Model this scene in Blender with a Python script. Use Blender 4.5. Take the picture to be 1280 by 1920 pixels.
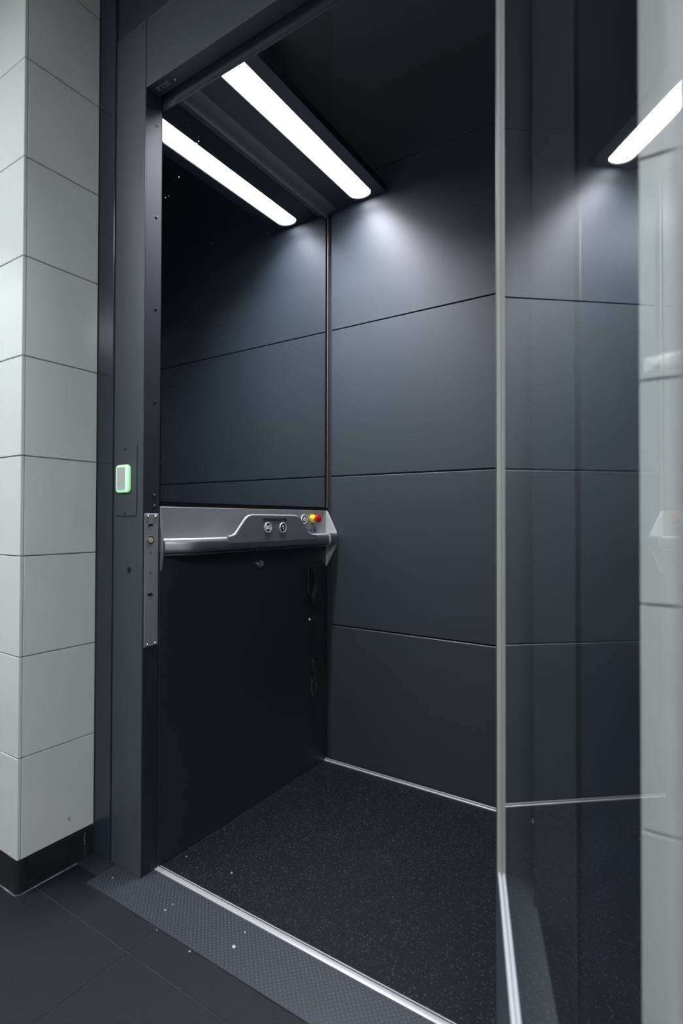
import bpy, bmesh, math, random
from mathutils import Vector, Matrix
random.seed(7)
S = bpy.context.scene
for o in list(bpy.data.objects): bpy.data.objects.remove(o)
COL = S.collection
sin, cos, pi, rad = math.sin, math.cos, math.pi, math.radians

# ------------------------------------------------------------------ camera
YAW, PITCH, ROLL, FPX = 33.1354, 0.7222, 0.1456, 1017.42
cam_d = bpy.data.cameras.new('camera'); cam = bpy.data.objects.new('camera', cam_d); COL.objects.link(cam)
a, b, c = rad(YAW), rad(PITCH), rad(ROLL)
Rv = Vector((cos(a), sin(a), 0)); Fv = Vector((-sin(a)*cos(b), cos(a)*cos(b), sin(b))); Uv = Rv.cross(Fv)
R2 = Rv*cos(c) + Uv*sin(c); U2 = Uv*cos(c) - Rv*sin(c)
m = Matrix.Identity(4)
for i in range(3):
    m[i][0], m[i][1], m[i][2] = R2[i], U2[i], -Fv[i]
m[2][3] = 1.0
cam.matrix_world = m
cam_d.sensor_fit = 'VERTICAL'; cam_d.sensor_height = 36.0; cam_d.sensor_width = 24.0
cam_d.lens = FPX/1920*36.0
cam_d.clip_start = 0.02
cam_d.dof.use_dof = True; cam_d.dof.focus_distance = 1.85; cam_d.dof.aperture_fstop = 2.6
S.camera = cam

# ------------------------------------------------------------------ world, exposure, light levels
w = bpy.data.worlds.new('world'); S.world = w; w.use_nodes = True
w.node_tree.nodes['Background'].inputs[0].default_value = (0.75, 0.82, 0.9, 1)
w.node_tree.nodes['Background'].inputs[1].default_value = 0.28  # dim fill added through the open shaft top to lift the dark walls
S.view_settings.view_transform = 'Standard'; S.view_settings.look = 'None'
S.view_settings.gamma = 1.0; S.view_settings.use_curve_mapping = False
S.view_settings.exposure = 0.0
CABIN_LAMP = 14.0          # radiance of the lift's strip lamp diffuser
BEAM_W = 20.0              # power of its downward beam (W)
HALL_LAMP = 30.5           # radiance of the luminaires on the hall ceiling

# ------------------------------------------------------------------ materials
def mat(name, col, rough=0.5, metal=0.0, spec=0.5):
    M = bpy.data.materials.new(name); M.use_nodes = True
    p = M.node_tree.nodes['Principled BSDF']
    p.inputs['Base Color'].default_value = (*col, 1); p.inputs['Roughness'].default_value = rough
    p.inputs['Metallic'].default_value = metal; p.inputs['Specular IOR Level'].default_value = spec
    return M
def nodes(M): return M.node_tree.nodes, M.node_tree.links, M.node_tree.nodes['Principled BSDF']
def coords(M, scale):
    n, l, p = nodes(M)
    tc = n.new('ShaderNodeTexCoord'); mp = n.new('ShaderNodeMapping'); mp.inputs['Scale'].default_value = scale
    l.new(tc.outputs['Object'], mp.inputs['Vector']); return mp.outputs['Vector']
def noise(M, scale, detail=4, vec=(1, 1, 1)):
    n, l, p = nodes(M)
    t = n.new('ShaderNodeTexNoise'); t.inputs['Scale'].default_value = scale; t.inputs['Detail'].default_value = detail
    l.new(coords(M, vec), t.inputs['Vector']); return t.outputs['Fac']
def ramp(M, fac, a, b, lo=0.3, hi=0.7):
    n, l, p = nodes(M)
    r = n.new('ShaderNodeMapRange'); r.inputs[1].default_value = lo; r.inputs[2].default_value = hi
    r.inputs[3].default_value = a; r.inputs[4].default_value = b
    l.new(fac, r.inputs[0]); return r.outputs[0]
def mixcol(M, fac, A, B):
    n, l, p = nodes(M)
    x = n.new('ShaderNodeMix'); x.data_type = 'RGBA'
    x.inputs[6].default_value = (*A, 1); x.inputs[7].default_value = (*B, 1)
    l.new(fac, x.inputs[0]); return x.outputs[2]
def bump(M, fac, strength, dist=0.001):
    n, l, p = nodes(M)
    bn = n.new('ShaderNodeBump'); bn.inputs['Strength'].default_value = strength; bn.inputs['Distance'].default_value = dist
    l.new(fac, bn.inputs['Height']); l.new(bn.outputs[0], p.inputs['Normal'])
def vary(M, A, B, scale, vec=(1, 1, 1), lo=0.3, hi=0.7):
    n, l, p = nodes(M)
    f = noise(M, scale, 4, vec); l.new(mixcol(M, ramp(M, f, 0, 1, lo, hi), A, B), p.inputs['Base Color'])
def rough_vary(M, A, B, scale, vec=(1, 1, 1)):
    n, l, p = nodes(M)
    l.new(ramp(M, noise(M, scale, 5, vec), A, B), p.inputs['Roughness'])

M_tile = mat('ceramic_tile', (.53, .56, .545), .10); vary(M_tile, (.515, .545, .53), (.55, .575, .56), 2.5); rough_vary(M_tile, .08, .16, 3)
M_grout = mat('grout', (.16, .155, .14), .9)
M_plinth = mat('black_plinth_tile', (.012, .0125, .014), .35); vary(M_plinth, (.010, .0105, .012), (.017, .0175, .019), 30)
M_floor = mat('grey_floor_tile', (.04, .042, .047), .6, 0, .25)
n, l, p = nodes(M_floor); f = noise(M_floor, 330, 3)
l.new(mixcol(M_floor, ramp(M_floor, f, 0, 1, .35, .65), (.0042, .0062, .0095), (.0135, .0165, .0215)), p.inputs['Base Color']); bump(M_floor, f, .6, .0010)
M_fgrout = mat('floor_grout', (.045, .044, .042), .9); vary(M_fgrout, (.012, .013, .015), (.060, .056, .050), 14)
M_frame = mat('powder_coated_frame', (.042, .053, .066), .5, 0, .4)
n, l, p = nodes(M_frame); bump(M_frame, noise(M_frame, 900, 2), .06, .0003); rough_vary(M_frame, .48, .55, 6)
M_reveal_plate = mat('dark_reveal_plate', (.014, .0175, .024), .58, 0, .2)
M_strip = mat('frame_cover_strip', (.026, .036, .052), .16)
M_top = mat('top_panel', (.022, .028, .037), .42)
M_panel = mat('shaft_panel', (.027, .036, .045), .48)
n, l, p = nodes(M_panel)
f = noise(M_panel, 60, 3, (14, 14, .4)); l.new(mixcol(M_panel, ramp(M_panel, f, 0, 1), (.0245, .033, .0415), (.030, .0395, .0495)), p.inputs['Base Color'])
bump(M_panel, f, .05, .0003); rough_vary(M_panel, .45, .52, 4)
M_shaft = mat('shaft_wall', (.026, .030, .035), .55)
M_black = mat('black_gap', (.008, .0085, .010), .7, 0, .2)
M_lower = mat('black_access_panel', (.017, .0195, .0235), .45); rough_vary(M_lower, .38, .48, 5)
M_canopy = mat('canopy_panel', (.015, .017, .026), .5)
M_cove = mat('cove_strip', (.085, .088, .105), .6)
M_mirror = mat('tinted_mirror', (.58, .62, .65), .02, 1.0)
n, l, p = nodes(M_mirror)
v = n.new('ShaderNodeTexVoronoi'); v.inputs['Scale'].default_value = 42; l.new(coords(M_mirror, (1, 1, 1)), v.inputs['Vector'])
dust = ramp(M_mirror, v.outputs['Distance'], 1, 0, .03, .07)
mul = n.new('ShaderNodeMath'); mul.operation = 'MULTIPLY'; l.new(dust, mul.inputs[0]); l.new(ramp(M_mirror, noise(M_mirror, 9, 2), 0, 1, .52, .60), mul.inputs[1])
l.new(ramp(M_mirror, mul.outputs[0], 0.018, .40, 0, 1), p.inputs['Roughness'])
M_alu = mat('satin_aluminium', (.36, .37, .39), .32, .95); rough_vary(M_alu, .29, .36, 40, (1, .05, 1))
M_alu_w = mat('anodised_light_trim', (.55, .56, .57), .45, .5)
M_bead = mat('grey_glazing_bead', (.36, .37, .365), .5)
M_pull = mat('grey_satin_pull', (.24, .245, .25), .6)
M_edge = mat('bright_metal_edge', (.75, .76, .78), .2, 1.0)
M_steel = mat('console_steel', (.27, .278, .278), .36, .45)
n, l, p = nodes(M_steel); rough_vary(M_steel, .33, .42, 60, (1, .03, 1))
M_steel_d = mat('console_fascia', (.145, .15, .165), .42, .3)
M_chrome = mat('chrome', (.75, .76, .78), .12, 1.0)
M_screw = mat('dark_screw', (.05, .055, .062), .3, .6)
M_strike = mat('zinc_strike_plate', (.20, .215, .225), .45, .35)
M_brass = mat('brass', (.70, .60, .30), .35, .6); vary(M_brass, (.5, .42, .2), (.8, .72, .42), 160)
M_blackp = mat('black_plastic', (.012, .012, .014), .35)
M_white = mat('white_print', (.80, .81, .82), .45)
M_dgrey = mat('embossed_letters', (.075, .075, .08), .5)
M_yellow = mat('yellow_plastic', (.72, .56, .02), .35)
M_red = mat('red_plastic', (.42, .012, .02), .30)
M_reader = mat('reader_grey', (.52, .53, .53), .4)
def emit(name, col, s):
    M = mat(name, (.6, .6, .6), .5); p = M.node_tree.nodes['Principled BSDF']
    p.inputs['Emission Color'].default_value = (*col, 1); p.inputs['Emission Strength'].default_value = s; return M
M_green = emit('green_reader_glow', (.22, .80, .30), .62)
M_lamp = emit('strip_lamp_diffuser', (.90, .91, 1.0), CABIN_LAMP)
M_hall = emit('hall_lamp_diffuser', (.94, .97, 1.0), HALL_LAMP)
M_plaster = mat('white_plaster', (.62, .63, .62), .8)
M_hallwall = mat('pale_hall_wall', (.50, .525, .50), .35)
M_ramp = mat('embossed_ramp_plate', (.028, .034, .044), .45, .2)
M_stud = mat('worn_tread_stud', (.058, .068, .086), .42, .2)
M_plate = mat('plain_base_plate', (.030, .037, .048), .45, .3)
M_seal = mat('grey_sealant', (.16, .165, .16), .7); vary(M_seal, (.03, .032, .033), (.24, .24, .23), 45)
M_scuff = mat('dark_scuff', (.10, .11, .12), .6)
M_patch = mat('mottled_white', (.85, .88, .86), .8)
n, l, p = nodes(M_patch); f = noise(M_patch, 160, 5); bump(M_patch, f, .9, .003); vary(M_patch, (.70, .73, .71), (.95, .97, .95), 140)
M_crumb = mat('pale_crumb', (.55, .54, .50), .8)
M_reveal = mat('door_reveal', (.11, .135, .145), .6)
# speckled vinyl of the lift floor
M_vinyl = mat('speckled_vinyl', (.012, .014, .019), .55, 0, .2)
n, l, p = nodes(M_vinyl)
vo = n.new('ShaderNodeTexVoronoi'); vo.inputs['Scale'].default_value = 230; l.new(coords(M_vinyl, (1, 1, 1)), vo.inputs['Vector'])
near = ramp(M_vinyl, vo.outputs['Distance'], 1, 0, .18, .42)
sep = n.new('ShaderNodeSeparateColor'); l.new(vo.outputs['Color'], sep.inputs[0])
pick = ramp(M_vinyl, sep.outputs[0], 0, 1, .62, .98)
mu = n.new('ShaderNodeMath'); mu.operation = 'MULTIPLY'; l.new(near, mu.inputs[0]); l.new(pick, mu.inputs[1])
l.new(mixcol(M_vinyl, mu.outputs[0], (.0036, .0054, .0085), (.095, .10, .12)), p.inputs['Base Color'])
bump(M_vinyl, noise(M_vinyl, 300, 3), .25, .0008)
# door glass: an insulated unit reflects on several faces, so R = 2.1r/(1+1.1r); the far faces only transmit
M_glass = bpy.data.materials.new('door_glass'); M_glass.use_nodes = True
n, l = M_glass.node_tree.nodes, M_glass.node_tree.links
n.remove(n['Principled BSDF']); out = n['Material Output']
fr = n.new('ShaderNodeFresnel'); fr.inputs['IOR'].default_value = 1.52
def mth(op, A, B):
    k = n.new('ShaderNodeMath'); k.operation = op
    for i, x in enumerate((A, B)):
        if isinstance(x, (int, float)): k.inputs[i].default_value = x
        else: l.new(x, k.inputs[i])
    return k.outputs[0]
RN = mth('DIVIDE', mth('MULTIPLY', fr.outputs[0], 2.1), mth('ADD', mth('MULTIPLY', fr.outputs[0], 1.1), 1.0))
geo = n.new('ShaderNodeNewGeometry'); front = mth('SUBTRACT', 1.0, geo.outputs['Backfacing'])
fac = mth('MULTIPLY', RN, front)
tr = n.new('ShaderNodeBsdfTransparent'); tr.inputs[0].default_value = (.985, .995, .99, 1)
gl = n.new('ShaderNodeBsdfGlossy'); gl.inputs['Roughness'].default_value = .012; gl.inputs[0].default_value = (.97, .98, .98, 1)
mx = n.new('ShaderNodeMixShader'); l.new(fac, mx.inputs[0]); l.new(tr.outputs[0], mx.inputs[1]); l.new(gl.outputs[0], mx.inputs[2]); l.new(mx.outputs[0], out.inputs[0])

# ------------------------------------------------------------------ builders
ORG = {}
def bm_box(lo, hi, bev=0.0, seg=1, bm=None):
    bm = bm or bmesh.new()
    vs = [bm.verts.new((x, y, z)) for x in (lo[0], hi[0]) for y in (lo[1], hi[1]) for z in (lo[2], hi[2])]
    F = [(0, 1, 3, 2), (4, 6, 7, 5), (0, 4, 5, 1), (2, 3, 7, 6), (0, 2, 6, 4), (1, 5, 7, 3)]
    fs = [bm.faces.new([vs[i] for i in f]) for f in F]
    if bev > 0:
        es = list({e for f in fs for e in f.edges})
        bmesh.ops.bevel(bm, geom=es, offset=bev, segments=seg, profile=.5, affect='EDGES')
    return bm
def bm_prism(pts, mapf, t0, t1, bev=0.0, seg=1, bm=None):
    """outline pts (p,q) swept from t0 to t1; mapf(p,q,t) -> world"""
    bm = bm or bmesh.new()
    A = [bm.verts.new(mapf(p, q, t0)) for p, q in pts]; B = [bm.verts.new(mapf(p, q, t1)) for p, q in pts]
    k = len(pts); fs = [bm.faces.new(A[::-1]), bm.faces.new(B)]
    for i in range(k): fs.append(bm.faces.new((A[i], A[(i+1) % k], B[(i+1) % k], B[i])))
    bmesh.ops.recalc_face_normals(bm, faces=fs)
    if bev > 0:
        es = list(set(fs[0].edges) | set(fs[1].edges))
        bmesh.ops.bevel(bm, geom=es, offset=bev, segments=seg, profile=.5, affect='EDGES')
    return bm
def bm_lathe(center, axis, prof, seg=20, bm=None):
    """prof: list of (radius, along axis)"""
    bm = bm or bmesh.new(); ax = Vector(axis).normalized(); C0 = Vector(center)
    u = ax.orthogonal().normalized(); v = ax.cross(u); rings = []
    for r, h in prof:
        if r <= 1e-6: rings.append([bm.verts.new(C0+ax*h)])
        else: rings.append([bm.verts.new(C0+ax*h+(u*cos(2*pi*i/seg)+v*sin(2*pi*i/seg))*r) for i in range(seg)])
    fs = []
    for A, B in zip(rings, rings[1:]):
        for i in range(seg):
            j = (i+1) % seg
            if len(A) == 1 and len(B) == 1: continue
            if len(A) == 1: fs.append(bm.faces.new((A[0], B[i], B[j])))
            elif len(B) == 1: fs.append(bm.faces.new((A[i], A[j], B[0])))
            else: fs.append(bm.faces.new((A[i], A[j], B[j], B[i])))
    if len(rings[0]) > 1: fs.append(bm.faces.new(rings[0][::-1]))
    if len(rings[-1]) > 1: fs.append(bm.faces.new(rings[-1]))
    bmesh.ops.recalc_face_normals(bm, faces=fs)
    return bm
def bm_tube(pts, r, seg=8, bm=None, closed=False):
    bm = bm or bmesh.new(); P = [Vector(p) for p in pts]; rings = []; up = None
    for i, p in enumerate(P):
        t = (P[min(i+1, len(P)-1)]-P[max(i-1, 0)]).normalized()
        if up is None: up = t.orthogonal().normalized()
        up = (up - t*up.dot(t)).normalized(); s = t.cross(up)
        rings.append([bm.verts.new(p+(up*cos(2*pi*k/seg)+s*sin(2*pi*k/seg))*r) for k in range(seg)])
    fs = []
    for A, B in zip(rings, rings[1:]):
        for k in range(seg): fs.append(bm.faces.new((A[k], A[(k+1) % seg], B[(k+1) % seg], B[k])))
    fs += [bm.faces.new(rings[0][::-1]), bm.faces.new(rings[-1])]
    bmesh.ops.recalc_face_normals(bm, faces=fs); return bm
def obj(name, bm, m, parent=None, smooth=False, loc=None):
    """bm in world coordinates; loc = base of a top-level object"""
    me = bpy.data.meshes.new(name)
    o = bpy.data.objects.new(name, me); COL.objects.link(o)
    if parent is not None: org = ORG[parent.name]; o.parent = parent
    else:
        if loc is None:
            xs = [v.co for v in bm.verts]
            loc = Vector(((min(v.x for v in xs)+max(v.x for v in xs))/2, (min(v.y for v in xs)+max(v.y for v in xs))/2, min(v.z for v in xs)))
        org = Vector(loc); o.location = org
    ORG[o.name] = org
    bmesh.ops.translate(bm, verts=bm.verts, vec=-org)
    if smooth:
        for f in bm.faces: f.smooth = True
        for e in bm.edges:
            if len(e.link_faces) == 2 and e.calc_face_angle(0) > rad(38): e.smooth = False
    bm.to_mesh(me); bm.free()
    for x in (m if isinstance(m, (list, tuple)) else [m]): me.materials.append(x)
    return o
def copy_at(src, parent, pos):
    """another piece sharing src's mesh; pos = world position of the mesh's own origin"""
    o = src.copy(); COL.objects.link(o); o.parent = parent; o.location = Vector(pos)-ORG[parent.name]; return o
def piece(name, bm, m, parent, pos):
    """bm is built about its own origin, placed at pos"""
    me = bpy.data.meshes.new(name); bm.to_mesh(me); bm.free(); me.materials.append(m)
    o = bpy.data.objects.new(name, me); COL.objects.link(o); o.parent = parent; o.location = Vector(pos)-ORG[parent.name]
    ORG[o.name] = ORG[parent.name]; return o
def thing(name, label, cat, loc, group=None):
    o = bpy.data.objects.new(name, None); COL.objects.link(o); o.location = loc; o.empty_display_size = .05
    ORG[o.name] = Vector(loc); return tag(o, label, cat, group)
def tag(o, label, cat, group=None):
    o['label'] = label; o['category'] = cat
    if group: o['group'] = group
    return o
def struct(o, label, cat):
    o['kind'] = 'structure'; o['label'] = label; o['category'] = cat; return o
def text(name, body, size, m, parent, pos, depth=.0004, width=None, bold=0.0):
    """lettering that faces +X: runs along +Y, up is +Z; centred on pos"""
    cu = bpy.data.curves.new('lettering', 'FONT'); cu.body = body; cu.size = size; cu.align_x = 'CENTER'; cu.align_y = 'CENTER'
    cu.extrude = depth; cu.offset = bold; cu.resolution_u = 3
    tmp = bpy.data.objects.new('tmp_text', cu); COL.objects.link(tmp)
    dg = bpy.context.evaluated_depsgraph_get(); me0 = bpy.data.meshes.new_from_object(tmp.evaluated_get(dg))
    bpy.data.objects.remove(tmp)
    bm = bmesh.new(); bm.from_mesh(me0); bpy.data.meshes.remove(me0)
    xs = [v.co.x for v in bm.verts]; k = 1.0 if width is None else width/(max(xs)-min(xs))
    for v in bm.verts: v.co = Vector((pos[0]+v.co.z, pos[1]+v.co.x*k, pos[2]+v.co.y))
    return obj(name, bm, m, parent)

# ------------------------------------------------------------------ measures (metres; camera eye at 1.0 m above the floor)
XW = -1.289      # face of the lift's control wall and of the left jamb's reveal
YB = 1.870       # face of the rear shaft panels
YJ = 0.9624      # front of the door frame
YR = 1.0185      # rear of the door frame
YT = 0.7436      # front of the tiled hall wall
XT = -1.506      # left tiled return
XTR = -0.0575    # right tiled return
XJR = -0.235     # right jamb reveal
ZH = 2.210       # underside of the header
ZF = 2.403       # top of the door frame
Z0, TP = 0.0905, 0.2692   # top of the plinth, tile pitch
HC = 2.60        # hall ceiling

# ------------------------------------------------------------------ large structure: hall
floor = struct(obj('floor', bm_box((-3.2, -2.6, -.06), (2.4, .908, -.0015)), M_fgrout), 'dark grey tiled hall floor in front of the lift', 'floor')
gx = [-3.2+0, -2.30-.4, -2.30, -1.70, -1.10, -.50, .10, .70, 1.30, 1.90, 2.4]
gx = [-2.90, -2.30, -1.70, -1.10, -.50, .10, .70, 1.30, 1.90]
J = .0012
def flat_tile(sx, sy): return bm_box((-sx/2+J, -sy/2+J, -.008), (sx/2-J, sy/2-J, 0), .0004)
t0 = None
for x in gx[:-1]:
    for k in range(5):
        pos = (x+.3, .79-.3-.6*k, 0)
        if t0 is None: t0 = piece('floor_tile', flat_tile(.6, .6), M_floor, floor, pos)
        else: copy_at(t0, floor, pos)
t1 = None
for x in gx[2:-2]:      # the cut row between the last full joint and the ramp
    pos = (x+.3, (.79+.874)/2, 0)
    if abs(x+1.70) > .01:
        if t1 is None: t1 = piece('floor_tile', flat_tile(.6, .874-.79), M_floor, floor, pos)
        else: copy_at(t1, floor, pos)

# the tile that also runs into the corner beside the ramp
obj('floor_tile', bm_prism([(-1.70+J, .79+J), (-1.10-J, .79+J), (-1.10-J, .874-J), (-1.4035, .874-J), (-1.4035, .9065), (-1.5035, .9065), (-1.5035, .874-J), (-1.70+J, .874-J)], lambda p, q, t: (p, q, t), -.008, 0, .0003), M_floor, floor)

def wall_tiles(parent, face, rows, first):
    """face: list of (axis, lo, hi, plane, sign): one tile column each"""
    for axis, lo, hi, plane, sg in face:
        src = None; wd = hi-lo
        for k in range(rows):
            z = Z0+TP*(k+.5)
            if axis == 'x':
                bm = None if src else bm_box((-wd/2+J, -.009 if sg > 0 else 0, -TP/2+J), (wd/2-J, 0 if sg > 0 else .009, TP/2-J), .0013)
                pos = ((lo+hi)/2, plane, z)
            else:
                bm = None if src else bm_box((-.009 if sg > 0 else 0, -wd/2+J, -TP/2+J), (0 if sg > 0 else .009, wd/2-J, TP/2-J), .0013)
                pos = (plane, (lo+hi)/2, z)
            if src is None: src = piece('wall_tile', bm, M_tile, parent, pos)
            else: copy_at(src, parent, pos)
        z0, z1 = Z0+TP*rows+J, HC-.001          # cut row under the ceiling
        q0, q1 = (plane, plane+.009) if sg < 0 else (plane-.009, plane)
        bm = bm_box((lo+J, q0, z0), (hi-J, q1, z1), .0013) if axis == 'x' else bm_box((q0, lo+J, z0), (q1, hi-J, z1), .0013)
        obj('wall_tile', bm, M_tile, parent)
ROWS = 9
wl = struct(obj('wall_left', bm_box((-3.2, YT+.007, -.05), (XT-.007, 2.0, HC)), M_grout), 'pale glossy tiled hall wall left of the lift frame', 'wall')
wall_tiles(wl, [('x', XT-.54*(i+1), XT-.54*i if i else XT, YT, -1) for i in range(3)] + [('y', YT+.009, YJ-.0002, XT, 1)], ROWS, True)
bm = bm_box((XT+.0001, .8825, .1375), (XT+.0004, .8855, .1435)); bm_box((XT+.0001, .8860, .1330), (XT+.0004, .8885, .1385), 0, 1, bm)
obj('scuff', bm, M_scuff, wl)
wr = struct(obj('wall_right', bm_box((XTR+.007, YT+.007, -.05), (2.4, 2.0, HC)), M_grout), 'pale glossy tiled hall wall behind the open glass door', 'wall')
wall_tiles(wr, [('x', XTR+.54*i, XTR+.54*(i+1), YT, -1) for i in range(4)] + [('y', YT+.009, YJ-.0005, XTR, -1)], ROWS, True)
def plinth(parent, spans):
    for axis, lo, hi, plane, sg in spans:
        if axis == 'x': bm = bm_box((lo+.0007, plane-.002, .0), (hi-.0007, plane+.012, Z0-.003), .001)
        else:
            x0, x1 = (plane-.012, plane+.002) if sg > 0 else (plane-.002, plane+.012)
            bm = bm_box((x0, lo+.0007, .0), (x1, hi-.0007, Z0-.003), .001)
        obj('plinth_tile', bm, M_plinth, parent)
bl = struct(obj('baseboard_left', bm_box((-3.2, YT+.004, -.02), (XT-.004, YT+.02, Z0-.004)), M_seal), 'black tile plinth at the foot of the left tiled wall', 'baseboard')
# rounded corner piece
arc = [(XT+.002-.012*(1-cos(t*pi/12)), YT-.002+.012*(1-sin(t*pi/12))) for t in range(7)]
pts = [(XT-.10, YT-.002)] + [(x, y) for x, y in arc[::-1]] + [(XT+.002, YT+.026), (XT-.012, YT+.026), (XT-.012, YT+.012), (XT-.10, YT+.012)]
obj('plinth_tile', bm_prism(pts, lambda p, q, t: (p, q, t), 0, Z0-.003), M_plinth, bl)
plinth(bl, [('x', XT-.10-.6*(i+1), XT-.10-.6*i, YT, -1) for i in range(2)] + [('y', YT+.027, .931, XT, 1), ('y', .932, YJ-.0008, XT, 1)])
obj('sealant_bead', bm_tube([(XT-.9, YT-.003, .0012), (XT-.012, YT-.003, .0012), (XT-.002, YT-.001, .0012), (XT+.003, YT+.009, .0012), (XT+.003, YJ-.05, .0012)], .0022, 6), M_seal, bl)
bm = bmesh.new()
for k in range(7): bm_box((XT+.0021, .930+random.uniform(-.001, .004), .018+.009*k), (XT+.0024, .9312+random.uniform(0, .004), .024+.009*k), 0, 1, bm)
obj('scuff', bm, M_grout, bl)
br = struct(obj('baseboard_right', bm_box((XTR+.004, YT+.004, -.02), (2.4, YT+.02, Z0-.004)), M_fgrout), 'black tile plinth at the foot of the right tiled wall', 'baseboard')
plinth(br, [('x', XTR-.002+.6*i, XTR-.002+.6*(i+1), YT, -1) for i in range(4)] + [('y', YT+.014, YJ-.0008, XTR, -1)])
struct(obj('wall_front', bm_box((-3.2, -2.7, -.05), (2.4, -2.6, HC)), M_hallwall), 'plain pale hall wall behind the viewer, facing the lift', 'wall')
struct(obj('wall_left_end', bm_box((-3.3, -2.7, -.05), (-3.2, 2.0, HC)), M_hallwall), 'plain pale end wall of the hall, far left', 'wall').name = 'wall_far_left'
struct(obj('wall_far_right', bm_box((2.4, -2.7, -.05), (2.5, 2.0, HC)), M_hallwall), 'plain pale end wall of the hall, far right', 'wall')
struct(obj('ceiling', bm_box((-3.3, -2.7, HC), (2.5, .97, HC+.1)), M_plaster), 'white plastered hall ceiling', 'ceiling')
def hall_lamp(x, y, sx, sy, label):
    t = thing('luminaire', label, 'ceiling lamp', (x, y, HC-.06), 'hall ceiling lamps')
    bm = bm_box((x-sx/2, y-sy/2, HC-.06), (x+sx/2, y+sy/2, HC-.0005), .004)
    obj('housing', bm, M_plaster, t)
    obj('diffuser', bm_box((x-sx/2+.02, y-sy/2+.02, HC-.066), (x+sx/2-.02, y+sy/2-.02, HC-.0605), .002), M_hall, t)
hall_lamp(-2.25, -.45, 1.2, .60, 'white oblong ceiling lamp left of the lift door')
hall_lamp(0.75, -.95, 1.4, .75, 'white oblong ceiling lamp right of the lift door')

# ------------------------------------------------------------------ large structure: lift shaft
SX0, SX1, ST = -1.60, -.19, 3.25
rear = struct(obj('wall_rear', bm_box((SX0, YB+.016, -.30), (SX1, YB+.10, ST)), M_black), 'dark grey panelled rear wall of the lift shaft', 'wall')
seams = [-.25, .5599, 1.1759, 1.7879, 2.3922, ST]
for z0, z1 in zip(seams, seams[1:]):
    g0, g1 = (.0008 if abs(q_-2.3922) < .01 else .0018 for q_ in (z0, z1))
    bm = bm_box((-1.274, YB, z0+g0), (SX1-.002, YB+.0155, z1-g1), .0028 if z1 < 2.3 else .0008)
    obj('panel', bm, M_panel, rear)
obj('corner_strip', bm_box((SX0, YB+.0125, -.25), (-1.278, YB+.0155, ST-.002)), M_shaft, rear)
sr = struct(obj('wall_shaft_right', bm_box((SX1, YR+.02, -.30), (SX1+.10, YB+.10, ST)), M_shaft), 'dark right side wall inside the lift shaft', 'wall'); sr.name = 'wall_right_shaft'
sl = struct(obj('wall_left_shaft', bm_box((SX0-.1, YR+.02, -.30), (SX0, YB+.10, ST)), M_shaft), 'dark left side wall inside the lift shaft behind the control wall', 'wall')
#struct(obj('ceiling_shaft', bm_box((SX0-.1, YR, ST), (SX1+.1, YB+.10, ST+.06)), M_shaft), 'dark top of the lift shaft', 'ceiling')
struct(obj('floor_pit', bm_box((SX0-.1, YR-.1, -.36), (SX1+.1, YB+.1, -.30)), M_shaft), 'dark pit floor under the lift platform', 'floor')

# ------------------------------------------------------------------ lift door frame
fr_ = thing('lift_portal', 'dark blue-grey powder-coated steel frame around the lift opening', 'door frame', (XW-.07, YJ, 0))
def fbox(name, lo, hi, m=M_frame, par=None, bev=.0014): return obj(name, bm_box(lo, hi, bev, 2), m, par or fr_)
jl = fbox('jamb', (-1.4215, YJ, .0062), (XW, YR, ZF))
fbox('jamb', (XJR, YJ, .0062), (XJR+.068, YR, ZF))
hd = fbox('header', (XW+.0028, YJ, ZH), (XJR-.0028, YR-.012, ZF))
fbox('cover_strip', (XT-.004, YJ+.0003, .0062), (-1.4300, YJ+.03, HC-.002), M_strip)
fbox('cover_strip', (XJR+.076, YJ+.0003, .0062), (XTR+.004, YJ+.03, HC-.002), M_strip)
obj('shadow_gap', bm_box((-1.4299, YJ+.0025, .0062), (-1.4216, YJ+.05, HC-.002)), M_black, fr_)  # black boxes fill both grooves; their colour supplies the shade
obj('shadow_gap', bm_box((XJR+.0681, YJ+.0025, .0062), (XJR+.0759, YJ+.05, HC-.002)), M_black, fr_)
fbox('top_panel', (-1.4190, YJ+.002, ZF+.002), (XJR+.068, YJ+.011, HC-.002), M_top, None, .001)
obj('top_backing', bm_box((XT-.006, YJ+.0505, ZF+.001), (XTR+.006, YR+.02, ST)), M_top, fr_)
# door stop along the back of the header: rounded rail and a thin lip
pr = [(YR-.0118, 2.225), (YR-.0118, 2.2085)] + [(YR-.0118+.013*sin(t*pi/12), 2.2085-.0255*(1-cos(t*pi/12))) for t in range(1, 7)] + [(YR+.002, 2.183), (YR+.002, 2.225)]
obj('door_stop', bm_prism(pr, lambda p, q, t: (t, p, q), -1.235, XJR-.004), M_reveal_plate, fr_, True)
obj('header_lip', bm_box((XW+.0005, YR+.0025, 2.181), (XJR-.001, YR+.006, 2.24)), M_frame, fr_)
obj('reveal_plate', bm_box((XW-.0002, .9655, .0062), (XW+.0006, YR-.0002, ZH-.004)), M_reveal_plate, fr_)
cp = obj('contact_plate', bm_box((-1.266, .977, ZH-.003), (-1.214, .990, ZH+.001), .0006), M_steel_d, fr_); cp['label'] = 'small grey contact plate with two holes'
for x in (-1.249, -1.235): obj('hole', bm_lathe((x, .9836, ZH-.0034), (0, 0, 1), [(.0034, 0), (.0034, .002)], 12), M_black, cp)
obj('screw', bm_lathe((-1.197, .9876, ZH), (0, 0, -1), [(.0045, 0), (.004, .002), (.002, .003), (0, .003)], 12), M_chrome, fr_, True)
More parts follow.
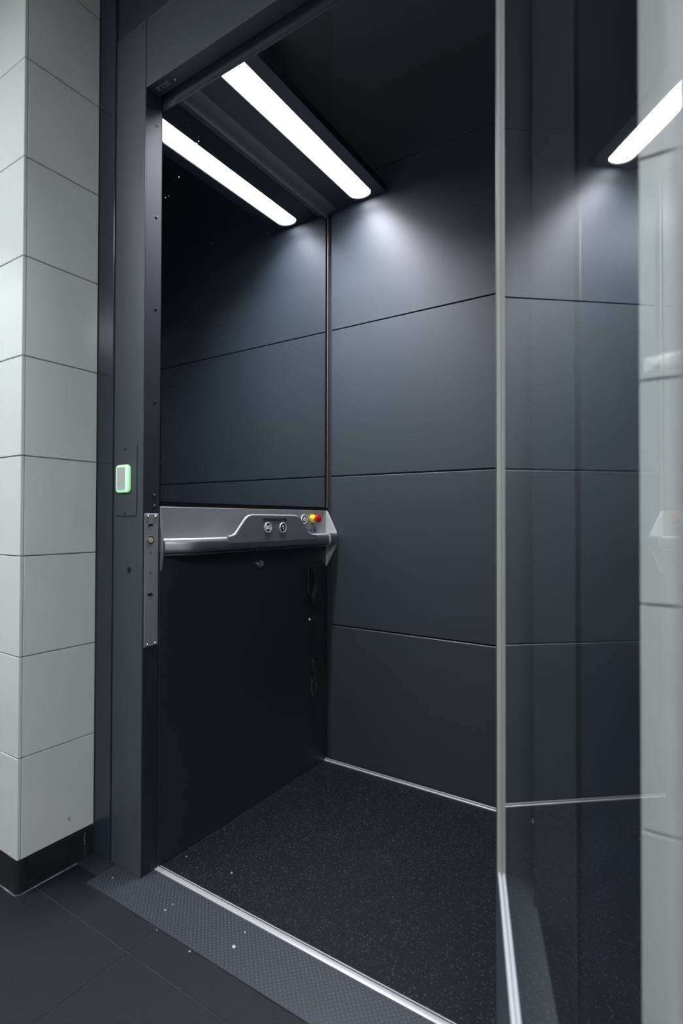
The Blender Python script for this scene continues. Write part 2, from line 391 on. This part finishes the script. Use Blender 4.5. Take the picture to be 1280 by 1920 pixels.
# screws on the jamb reveal
def screw(par, c, ax, r, m):
    return obj('screw', bm_lathe(c, ax, [(r, 0), (r, r*.25), (r*.75, r*.55), (r*.42, r*.62), (r*.40, r*.30), (0, r*.30)], 14), m, par, True)
for z in (2.1271, 1.862, 1.5973, 1.3327, 1.0651, 1.0345): screw(jl, (XW, 1.0015, z), (1, 0, 0), .0042, M_screw)
obj('jamb_hole', bm_lathe((-1.3473, YJ-.0006, .8529), (0, 1, 0), [(.0085, 0), (.0085, .002)], 18), M_black, jl)
screw(jl, (-1.302, YJ, 2.388), (0, -1, 0), .002, M_black)
# strike plate on the reveal
def map_x(x0): return lambda p, q, t: (x0+t, p, q)
sp = obj('strike_plate', bm_box((XW, .9672, .6400), (XW+.0030, 1.0146, 1.0132), .0014), M_strike, fr_); sp['label'] = 'silver-grey zinc lock strike plate'
for y, z in ((.9795, 1.0044), (1.0046, 1.0044), (.9807, .6465), (1.0055, .6465)): screw(sp, (XW+.0030, y, z), (1, 0, 0), .0048, M_chrome)
def slot_pts(y, z, hw, r, k=6):
    return [(y+hw+r*cos(-pi/2+pi*i/k), z+r*sin(-pi/2+pi*i/k)) for i in range(k+1)] + [(y-hw+r*cos(pi/2+pi*i/k), z+r*sin(pi/2+pi*i/k)) for i in range(k+1)]
for z in (.9803, .7851):
    obj('slot', bm_prism(slot_pts(.986, z, .004, .0040), map_x(XW+.0031), 0, .0006), M_black, sp)
    obj('slot_rim', bm_tube([(XW+.0036, y, zz) for y, zz in slot_pts(.986, z, .004, .0046)]+[(XW+.0036, *slot_pts(.986, z, .004, .0046)[0])], .0005, 5), M_edge, sp)
obj('bolt_hole', bm_lathe((XW+.0032, .9873, .9397), (1, 0, 0), [(.0115, 0), (.0115, .0006)], 24), M_black, sp)
obj('bolt_rim', bm_tube([(XW+.0037, .9873+.0119*cos(i*pi/12), .9397+.0119*sin(i*pi/12)) for i in range(25)], .0006, 6), M_edge, sp)
bb = obj('brass_bolt', bm_lathe((XW+.0034, .9866, .9390), (1, 0, 0), [(.0088, 0), (.0085, .0016), (.006, .0022), (0, .002)], 11), M_brass, sp); bb['label'] = 'worn brass bolt in the round hole'
for z in (.9021, .8465): obj('pin_hole', bm_lathe((XW+.0036, .9875, z), (1, 0, 0), [(.0028, 0), (.0022, .0004), (.0015, 0), (0, 0)], 12), M_chrome, sp)

# card reader on the jamb front
rd = thing('card_reader', 'card reader glowing green on a dark plate on the left jamb', 'card reader', (-1.36, YJ, 1.006))
def rr(x0, x1, z0, z1, r, k=5):
    P = []
    for cx, cz, s in ((x1-r, z1-r, 0), (x0+r, z1-r, 1), (x0+r, z0+r, 2), (x1-r, z0+r, 3)):
        P += [(cx+r*cos((s+i/k)*pi/2), cz+r*sin((s+i/k)*pi/2)) for i in range(k+1)]
    return P
map_y = lambda p, q, t: (p, t, q)
obj('plate', bm_prism(rr(-1.4105, -1.314, 1.0065, 1.2085, .006), map_y, YJ, YJ-.003, .0008), M_frame, rd)
obj('light_frame', bm_prism(rr(-1.3985, -1.3375, 1.0735, 1.1525, .012), map_y, YJ-.003, YJ-.011, .0025, 2), M_green, rd, True)
obj('sensor_face', bm_prism(rr(-1.3895, -1.3545, 1.0815, 1.1455, .002), map_y, YJ-.0105, YJ-.0122, .0004), M_reader, rd)
for z in (1.197, 1.0155): screw(rd, (-1.3662, YJ-.003, z), (0, -1, 0), .0042, M_screw)

# ------------------------------------------------------------------ threshold
rp = thing('threshold_ramp', 'dark embossed metal ramp plate in front of the lift sill', 'ramp', (-.8, .943, 0))
RX0, RX1, RY0, RY1 = -1.402, -.06, .8748, 1.0085
rz = lambda y: .0035 + (y-RY0)/(RY1-RY0)*.0025
obj('plate', bm_prism([(RY0, 0), (RY1, 0), (RY1, rz(RY1)), (RY0+.001, rz(RY0)), (RY0, .003)], lambda p, q, t: (t, p, q), RX0, RX1), M_ramp, rp)
bm = bmesh.new(); px, py = .0130, .0062; k = 0; y = RY0+.006
while y < RY1-.003:
    x = RX0+.006+(px/2 if k % 2 else 0)
    while x < RX1-.006:
        z = rz(y); hx, hy, h = .0050, .0014, .0011
        vs = [bm.verts.new(v) for v in ((x-hx, y, z), (x, y-hy, z), (x+hx, y, z), (x, y+hy, z), (x-hx*.3, y, z+h), (x+hx*.3, y, z+h))]
        for f in ((0, 1, 4), (1, 5, 4), (1, 2, 5), (2, 3, 5), (3, 4, 5), (3, 0, 4)): bm.faces.new([vs[i] for i in f])
        x += px
    y += py; k += 1
nb = obj('tread_studs', bm, M_stud, rp); nb['kind'] = 'stuff'
tag(obj('base_plate', bm_box((XT+.0025, .907, .0), (-1.4035, YJ+.014, .005), .0006), M_plate), 'plain dark metal plate in the corner beside the ramp', 'plate')
sill = thing('sill_strip', 'bright aluminium sill strip along the lift entrance', 'sill strip', (-.75, 1.018, 0))
obj('strip', bm_box((XW-.001, 1.0090, -.01), (XJR+.004, 1.0245, .0070), .001, 2), M_alu_w, sill, True)
obj('gap_seal', bm_box((XW-.001, 1.0246, -.02), (XJR+.004, 1.0290, .0045)), M_black, sill)
obj('platform_edge', bm_box((XW-.001, 1.0291, -.02), (XJR+.004, 1.0312, .0058), .0004), M_alu_w, sill)

# ------------------------------------------------------------------ lift platform: floor and control wall
pf = thing('lift_platform', 'black speckled vinyl floor of the lift platform', 'floor', (-.74, 1.44, -.02))
obj('vinyl', bm_box((XW, 1.0313, -.02), (SX1-.008, 1.8445, .0040)), M_vinyl, pf)
obj('deck', bm_box((XW-.04, 1.0305, -.10), (SX1-.008, 1.855, -.0201)), M_black, pf)
tr_ = thing('edge_profile', 'silver angle trim along the rear edge of the lift floor', 'trim', (-.74, 1.85, 0))
obj('upstand', bm_box((XW+.001, 1.8505, -.02), (SX1-.008, 1.8560, .0135), .001), M_steel, tr_)
obj('bright_lip', bm_box((XW+.001, 1.8446, -.02), (SX1-.008, 1.8504, .0080), .001), M_alu_w, tr_)

Y0, Y1 = 1.0215, 1.8660      # extent of the control wall
cw = thing('wall_left_platform', 'dark control wall on the left of the lift with a black lower panel', 'wall', (XW-.02, 1.44, 0)); cw['kind'] = 'structure'
obj('core', bm_box((XW-.045, Y0, .0), (XW-.012, Y1, 2.33)), M_black, cw)
lp = obj('access_panel', bm_box((XW-.011, Y0, .0045), (XW, Y1, .9020), .0012), M_lower, cw); lp['label'] = 'black lower panel with a key lock'
key = obj('key_lock', bm_lathe((XW, 1.4457, .841), (1, 0, 0), [(.0150, 0), (.0150, .004), (.0125, .0085), (.0085, .0095), (.008, .0085), (0, .0085)], 24), M_chrome, lp, True)
key['label'] = 'chrome key lock'
tag(obj('mirror_panel', bm_box((XW-.010, Y0, 1.0480), (XW, 1.8625, 2.2570)), M_mirror), 'tinted mirror panel above the control console reflecting the strip lamp', 'mirror')
obj('mirror_edge_trim', bm_box((XW-.010, 1.8634, 1.045), (XW+.0016, 1.8648, 2.257), .0003), M_steel, cw)['label'] = 'bright vertical edge trim'
obj('gap_strip', bm_box((XW-.0115, Y0, 1.0350), (XW-.004, Y1, 1.0478)), M_black, cw)

# control console
cc = thing('control_console', 'silver lift control console with handrail and call buttons', 'control panel', (XW, 1.44, .88))
obj('back_plate', bm_box((XW-.011, Y0, .9030), (XW+.0015, Y1-.002, 1.0340), .0012), M_steel, cc)
# handrail: profile offset d from wall, swept along Y, curving in to the wall at the entrance
def rail_prof(d):
    P = [(0.0016, .9405), (max(d-.016, .002), .9405)] + [(max(d-.016, .002)+min(.016, d-.002)*sin(t*pi/10), .9245+.016*cos(t*pi/10)) for t in range(1, 6)]
    k = min(1.0, (d-.002)/.018)
    P += [(d, .9140)] + [(d-.010*k+.010*k*cos(t*pi/8), .9090-.010*sin(t*pi/8)) for t in range(0, 5)] + [(d-.014*k, .8975), (d-.010*k, .8955), (d-.012*k, .8925), (d-.018*k, .8915), (0.0016, .8925)]
    return P
bm = bmesh.new(); rings = []
ys = [1.030+.012*i for i in range(10)]+[1.16, 1.3, 1.5, 1.7, 1.7985]
for y in ys:
    t = min(1.0, (y-1.030)/.105); d = .012 + (.060-.012)*sin(t*pi/2)
    rings.append([bm.verts.new((XW+p, y, q)) for p, q in rail_prof(d)])
fs = [bm.faces.new(rings[0][::-1]), bm.faces.new(rings[-1])]
for A, B in zip(rings, rings[1:]):
    for i in range(len(A)): fs.append(bm.faces.new((A[i], A[(i+1) % len(A)], B[(i+1) % len(A)], B[i])))
bmesh.ops.recalc_face_normals(bm, faces=fs)
hr = obj('handrail', bm, M_alu, cc, True)
highlight_path = []
for y in ys:
    t = min(1.0, (y-1.030)/.105); d = .012 + (.060-.012)*sin(t*pi/2); highlight_path.append((XW+max(d-.0095, .003), y, .9362))
obj('rail_highlight', bm_tube(highlight_path, .0056, 10), M_alu_w, hr, True)  # added pale strip painting the lamp's highlight along the rail top
obj('rail_joint', bm_prism(rail_prof(.0610), lambda p, q, t: (XW+p, t, q), 1.7986, 1.8005), M_white, hr)
def cap_prof(d): return [(0.0016, .9430), (d-.016, .9430)] + [(d-.016+.016*sin(t*pi/10), .9270+.016*cos(t*pi/10)) for t in range(1, 6)] + [(d-.010+.010*cos(t*pi/8), .9060-.010*sin(t*pi/8)) for t in range(0, 5)] + [(0.0016, .8960)]
bm = bmesh.new(); rings = []
for y, s in ((1.8006, .0605), (1.845, .0605), (1.854, .0585), (1.8595, .053), (1.862, .044)): rings.append([bm.verts.new((XW+p, y, q)) for p, q in cap_prof(s)])
fs = [bm.faces.new(rings[0][::-1]), bm.faces.new(rings[-1])]
for A, B in zip(rings, rings[1:]):
    for i in range(len(A)): fs.append(bm.faces.new((A[i], A[(i+1) % len(A)], B[(i+1) % len(A)], B[i])))
bmesh.ops.recalc_face_normals(bm, faces=fs)
obj('end_cap', bm, M_alu, hr, True)
mp_xz = lambda p, q, t: (XW+p, t, q)
obj('bracket', bm_prism([(0, 1.032), (.004, 1.032), (.052, .943), (.052, .896), (.050, .890), (.004, .805), (0, .805)], mp_xz, 1.8540, 1.8645, .0008), M_alu_w, cc)
obj('bracket', bm_prism([(0, 1.004), (.001, 1.004), (.0075, .945), (.0080, .925), (.0075, .905), (.001, .850), (0, .850)], mp_xz, 1.0215, 1.0290, .0006), M_steel, cc)
# fascia with the raised hump
def bez(p0, p1, p2, k=6): return [tuple((1-t)**2*p0[i]+2*t*(1-t)*p1[i]+t*t*p2[i] for i in (0, 1)) for t in [j/k for j in range(k+1)]]
top = bez((1.2350, .9430), (1.2600, .9430), (1.2730, .9580)) + bez((1.3080, .9960), (1.3220, 1.0115), (1.3520, 1.0115)) + bez((1.5560, 1.0110), (1.5900, 1.0110), (1.6060, 1.0000)) + bez((1.6390, .9610), (1.6510, .9450), (1.6820, .9400))
fp = [(1.2340, .9215), (1.2340, .9430)] + top + [(1.7080, .9385), (1.7080, .9215)]
clean = []
for q_ in fp:
    if not clean or (abs(clean[-1][0]-q_[0])+abs(clean[-1][1]-q_[1])) > 1e-4: clean.append(q_)
fa = obj('fascia', bm_prism(clean, lambda p, q, t: (t, p, q), XW+.0520, XW+.0615, .0012, 2), M_steel_d, cc, False); obj('edge_highlight', bm_tube([(XW+.0565, p, q+.0004) for p, q in top], .0026, 8), M_alu_w, fa, True)  # pale tube paints the light caught by the hump's top edge
fa['label'] = 'grey raised fascia with floor buttons'
XF = XW+.0615
def ring_button(name, x, y, z, r, par, txt=None, tsz=.0, tw=None):
    bt = obj(name, bm_lathe((x, y, z), (1, 0, 0), [(r*.86, 0), (r*.86, .0018), (r*.82, .0022), (0, .0022)], 28), M_blackp, par, True)
    obj('ring', bm_lathe((x, y, z), (1, 0, 0), [(r*.86, 0), (r, 0), (r, .0020), (r*.98, .0026), (r*.88, .0026), (r*.86, .0020), (r*.86, 0)], 32), M_white, bt, True)
    if txt: text('lettering', txt, tsz, M_white, bt, (x+.0026, y, z-.0004), .0003, tw, .0008)
    return bt
b1 = ring_button('floor_button', XF, 1.4195, .9698, .0175, cc, 'BG', .0185, .0225); b1['label'] = 'round button marked BG'
b2 = ring_button('floor_button', XF, 1.4995, .9688, .0175, cc)
one = [(-.0012, -.0072), (.0026, -.0072), (.0026, .0078), (-.0006, .0078), (-.0046, .0048), (-.0046, .0018), (-.0012, .0040)]
obj('lettering', bm_prism([(1.4995+p, .9688+q) for p, q in one], map_x(XF+.0022), 0, .0006), M_white, b2); b2['label'] = 'round button marked 1'
et = obj('embossed_label', bm_box((XF, 1.3945, .9926), (XF+.0008, 1.5190, 1.0012), .0002), M_blackp, cc); et['label'] = 'black embossed label tape'
text('lettering', 'enantuar multiaaui', .0078, M_dgrey, et, (XF+.0009, 1.4570, .9968), .0002, .112)
ab = ring_button('alarm_button', XW+.0015, 1.7034, .9990, .0178, cc); ab['label'] = 'round alarm button with a white bell'
bell = [(-.0085, -.0055), (-.0065, -.0025), (-.0050, .0045), (-.0018, .0085), (.0018, .0085), (.0050, .0045), (.0065, -.0025), (.0085, -.0055), (.0025, -.0060), (.0, -.0098), (-.0025, -.0060)]
obj('bell_sign', bm_prism([(1.7034+p, .9990+q) for p, q in bell], map_x(XW+.0038), 0, .0006), M_white, ab)
obj('bell_window', bm_lathe((XW+.0044, 1.7034, .9985), (1, 0, 0), [(.0026, 0), (.0026, .0004)], 12), M_blackp, ab)
es = obj('emergency_stop', bm_lathe((XW+.0015, 1.7560, 1.0010), (1, 0, 0), [(.0155, 0), (.0160, .003), (.0155, .009), (.0125, .012), (.0105, .014), (.0105, .018)], 28), M_yellow, cc, True)
es['label'] = 'yellow and red emergency stop button'
obj('red_cap', bm_lathe((XW+.0190, 1.7560, 1.0010), (1, 0, 0), [(.0100, 0), (.0120, .004), (.0160, .011), (.0168, .014), (.0160, .018), (.0130, .0195), (0, .0202)], 28), M_red, es, True)
text('load_lettering', '50 kg', .0170, M_blackp, cc, (XW+.0017, 1.7350, .9560), .0002, .036)
bm = bm_lathe((XW+.0016, 1.7750, .9645), (1, 0, 0), [(.0030, 0), (.0030, .0004)], 12)
bm_prism([(1.7695, .9480), (1.7705, .9590), (1.7730, .9610), (1.7770, .9610), (1.7795, .9590), (1.7805, .9480)], map_x(XW+.0016), 0, .0004, bm=bm)
bm_tube([(XW+.0018, 1.7750+.0105*cos(i*pi/10), .9560+.0125*sin(i*pi/10)) for i in range(21)], .0004, 4, bm=bm)
obj('person_sign', bm, M_blackp, cc)['label'] = 'small black passenger sign'

# emergency telephone low on the right of the control wall
tp = thing('emergency_telephone', 'black emergency telephone handset with coiled cord on the black lower panel', 'telephone', (XW, 1.77, .65))
obj('cradle', bm_prism(rr(1.724, 1.815, .690, .822, .018), map_x(XW), 0, .010, .002), M_blackp, tp)
bm = bm_prism([(1.735, .655), (1.728, .672), (1.733, .700), (1.745, .720), (1.747, .765), (1.735, .785), (1.731, .808), (1.740, .824), (1.765, .826), (1.778, .812), (1.776, .792), (1.768, .775), (1.767, .715), (1.775, .695), (1.776, .672), (1.766, .655)], map_x(XW), .010, .034, .004, 2)
obj('handset', bm, M_blackp, tp, True)
obj('keypad_mark', bm_box((XW+.010, 1.795, .772), (XW+.0108, 1.808, .775)), M_dgrey, tp)
obj('keypad_mark', bm_box((XW+.010, 1.796, .763), (XW+.0108, 1.807, .7655)), M_dgrey, tp)
sc = obj('cord_screw', bm_lathe((XW, 1.742, .6000), (1, 0, 0), [(.0065, 0), (.0065, .004), (.005, .006), (0, .0065)], 14), M_chrome, tp, True); sc['label'] = 'small chrome screw'
path = [(1.742, .596), (1.750, .580), (1.753, .560), (1.751, .520), (1.754, .470), (1.758, .430), (1.763, .390), (1.770, .345), (1.776, .325), (1.766, .300), (1.758, .291), (1.748, .300), (1.744, .330), (1.746, .370), (1.749, .420), (1.754, .470), (1.7585, .520), (1.7600, .560), (1.757, .610), (1.752, .655)]
def smooth_path(P, k=14):
    out = []
    for i in range(len(P)-1):
        p0, p1, p2, p3 = P[max(i-1, 0)], P[i], P[i+1], P[min(i+2, len(P)-1)]
        for j in range(k):
            t = j/k
            out.append(tuple(.5*(2*p1[q]+(p2[q]-p0[q])*t+(2*p0[q]-5*p1[q]+4*p2[q]-p3[q])*t*t+(3*p1[q]-p0[q]-3*p2[q]+p3[q])*t**3) for q in (0, 1)))
    return out+[P[-1]]
sm = smooth_path(path, 60); L = 0; coil = []
for i, (y, z) in enumerate(sm):
    if i: L += math.dist(sm[i], sm[i-1])
    ph = 2*pi*L/.0062; t = i/len(sm); tx = sm[min(i+1, len(sm)-1)]; tb = sm[max(i-1, 0)]
    dy, dz = tx[0]-tb[0], tx[1]-tb[1]; q = math.hypot(dy, dz) or 1; r = .0036
    coil.append((XW+.0065+.010*sin(t*pi)*.5+r*sin(ph), y-dz/q*r*cos(ph), z+dy/q*r*cos(ph)))
obj('coiled_cord', bm_tube(coil, .0011, 4), M_blackp, tp, True)

# ------------------------------------------------------------------ canopy with the strip lamp
CZ, CX1 = 2.285, -1.0116
cn = thing('lift_canopy', 'dark narrow canopy panel over the control wall carrying the strip lamp', 'canopy', (-1.15, 1.44, CZ))
cv = [(XW-.011, 2.2580)] + [(XW-.001+.050*(1-cos(t*pi/20)), 2.2580+.0285*sin(t*pi/20)) for t in range(11)] + [(XW+.049, CZ+.02), (XW-.011, CZ+.02)]
obj('cove', bm_prism(cv, lambda p, q, t: (p, t, q), Y0+.002, 1.8640), M_cove, cn, True)
LX0, LX1, LY1 = -1.149, -1.0585, 1.8530
lr = (LX1-LX0)/2; cxl = (LX0+LX1)/2; ly = LY1-lr*.80
oval = [(LX0, 1.045), (LX1, 1.045)] + [(cxl+lr*cos(t*pi/16), ly+lr*.80*sin(t*pi/16)) for t in range(17)]
bm = bmesh.new()
outer = [bm.verts.new((x, y, CZ)) for x, y in ((XW+.0492, Y0+.002), (CX1, Y0+.002), (CX1, 1.8640), (XW+.0492, 1.8640))]
inner = [bm.verts.new((x, y, CZ)) for x, y in oval]
ed = [bm.edges.new((A[i], A[(i+1) % len(A)])) for A in (outer, inner) for i in range(len(A))]
res_ = bmesh.ops.triangle_fill(bm, use_beauty=True, use_dissolve=False, edges=ed)
fs = [f for f in res_['geom'] if isinstance(f, bmesh.types.BMFace)]
ex = bmesh.ops.extrude_face_region(bm, geom=fs)
bmesh.ops.translate(bm, verts=[v for v in ex['geom'] if isinstance(v, bmesh.types.BMVert)], vec=(0, 0, .03))
bmesh.ops.recalc_face_normals(bm, faces=bm.faces)
obj('panel', bm, M_canopy, cn)
la = thing('strip_lamp', 'bright white strip lamp with a rounded end set in the canopy', 'lamp', (cxl, 1.44, CZ))
inset = [(cxl+(x-cxl)*.992, min(max(y, 1.0455), LY1)-.0004) for x, y in oval]
obj('diffuser', bm_prism(inset, lambda p, q, t: (p, q, t), CZ+.0045, CZ+.0085), M_lamp, la)
bd = bpy.data.lights.new('strip_lamp_beam', 'AREA'); bd.shape = 'RECTANGLE'; bd.size = .082; bd.size_y = .74; bd.energy = BEAM_W; bd.color = (.90, .91, 1.0); bd.spread = rad(122)
bo = bpy.data.objects.new('strip_lamp_beam', bd); COL.objects.link(bo); bo.parent = la; bo.location = (0, 1.422-1.44, .0040)
obj('tray', bm_prism(inset, lambda p, q, t: (p, q, t), CZ+.0087, CZ+.0285), M_plaster, la)

# ------------------------------------------------------------------ glass door, hinged right, standing open at 110 degrees
ph = rad(110.1452); HX, HY = -.3077, 1.0215
d2 = Vector((-cos(ph), -sin(ph), 0)); n2 = Vector((d2.y*-1, d2.x, 0))
def D(s, o, z): return Vector((HX, HY, 0)) + d2*s + n2*o + Vector((0, 0, z))
def dbox(lo, hi, bev=.0):
    bm = bm_box(lo, hi, bev)
    for v in bm.verts: v.co = D(*v.co)
    bmesh.ops.recalc_face_normals(bm, faces=bm.faces); return bm
door = bpy.data.objects.new('door_1', None); COL.objects.link(door); door.location = (HX, HY, 0); ORG['door_1'] = Vector((HX, HY, 0))
struct(door, 'open glass lift door at the right reflecting the lift interior', 'door')
FO, BO, GZ0, GZ1, GS1 = -.0078, .0545, .338, 2.09, .878
obj('hinge_stile', dbox((-.035, FO, .012), (-.0006, BO, 2.18), .0008), M_frame, door)
obj('bottom_rail', dbox((0, FO, .012), (GS1, BO, GZ0), .0008), M_frame, door)
obj('top_rail', dbox((0, FO, GZ1), (GS1, BO, 2.18), .0008), M_frame, door)
obj('pull_profile', dbox((GS1, -.0005, .012), (GS1+.10, BO, 2.18), 0.003), M_pull, door)['label'] = 'pale full-height pull profile on the leading edge'
obj('glazing_bead', dbox((-.0005, FO+.0004, GZ0), (.004, -.0003, GZ1), .0), M_bead, door)
obj('glazing_bead', dbox((.0042, FO+.0015, GZ0+.0002), (GS1-.001, -.0005, GZ0+.0035), .0), M_alu_w, door)
obj('reveal_liner', dbox((-.0005, .0085, GZ0), (.0015, BO-.001, GZ1), .0), M_reveal, door)
obj('reveal_liner', dbox((.0016, .0085, GZ0), (GS1-.001, BO-.001, GZ0+.0015), .0), M_reveal, door)
obj('glass_pane', dbox((.0008, .0, GZ0+.001), (GS1-.0005, .008, GZ1-.001), .0), M_glass, door)

# ------------------------------------------------------------------ small things
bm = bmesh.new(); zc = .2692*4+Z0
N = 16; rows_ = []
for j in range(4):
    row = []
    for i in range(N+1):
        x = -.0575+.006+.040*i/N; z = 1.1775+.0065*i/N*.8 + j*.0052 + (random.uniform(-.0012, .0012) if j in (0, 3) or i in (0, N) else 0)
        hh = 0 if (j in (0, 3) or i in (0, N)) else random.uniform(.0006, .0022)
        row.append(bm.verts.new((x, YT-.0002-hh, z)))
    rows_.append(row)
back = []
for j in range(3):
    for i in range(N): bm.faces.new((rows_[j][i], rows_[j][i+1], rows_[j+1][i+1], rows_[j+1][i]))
tag(obj('white_patch', bm, M_patch), 'white smear above a joint on the right tiled wall', 'patch')  # mottled, slightly raised white patch on the tile face
CR = ['largest pale crumb, lying on the embossed ramp close to the sill strip', 'yellowish crumb lying on the tile joint at the outer edge of the ramp',
      'pale crumb in the middle of the ramp, right of the jamb foot', 'tiny pale speck on the ramp just behind the crumb by the jamb foot', 'pale crumb at the left end of the ramp before the jamb',
      'pale crumb on the speckled lift floor nearest the lower black panel', 'brownish crumb on the speckled lift floor behind the sill strip', 'small pale speck on the ramp right against the sill strip',
      'tiny speck deep on the lift floor near the rear edge', 'tiny pale speck on the dark edge line of the ramp']
cr0 = None
for i, (x, y, z, r) in enumerate([(-.903, .9303, .0046, .0055), (-.9791, .8660, .0038, .003), (-1.1322, .9215, .0045, .0036), (-1.1333, .9459, .005, .0022), (-1.3563, .9237, .0045, .0028),
                                  (-1.261, 1.1003, .004, .0026), (-1.0961, 1.1194, .004, .0032), (-.9118, .9771, .0055, .0028), (-1.02, 1.62, .004, .0018), (-1.1, .8703, .0, .0018)]):
    if cr0 is None:
        bm = bmesh.new(); bmesh.ops.create_icosphere(bm, subdivisions=1, radius=1)
        for v in bm.verts: v.co = v.co*random.uniform(.65, 1.1); v.co.z = max(v.co.z*.6, -.2)
        me = bpy.data.meshes.new('crumb'); bm.to_mesh(me); bm.free(); me.materials.append(M_crumb)
        cr0 = bpy.data.objects.new('crumb', me); o = cr0
    else: o = cr0.copy()
    COL.objects.link(o); o.location = (x, y, z+.2*r); o.scale = (r, r*.8, r); o.rotation_euler.z = i*1.3
    tag(o, CR[i], 'crumb', 'crumbs at the lift entrance')
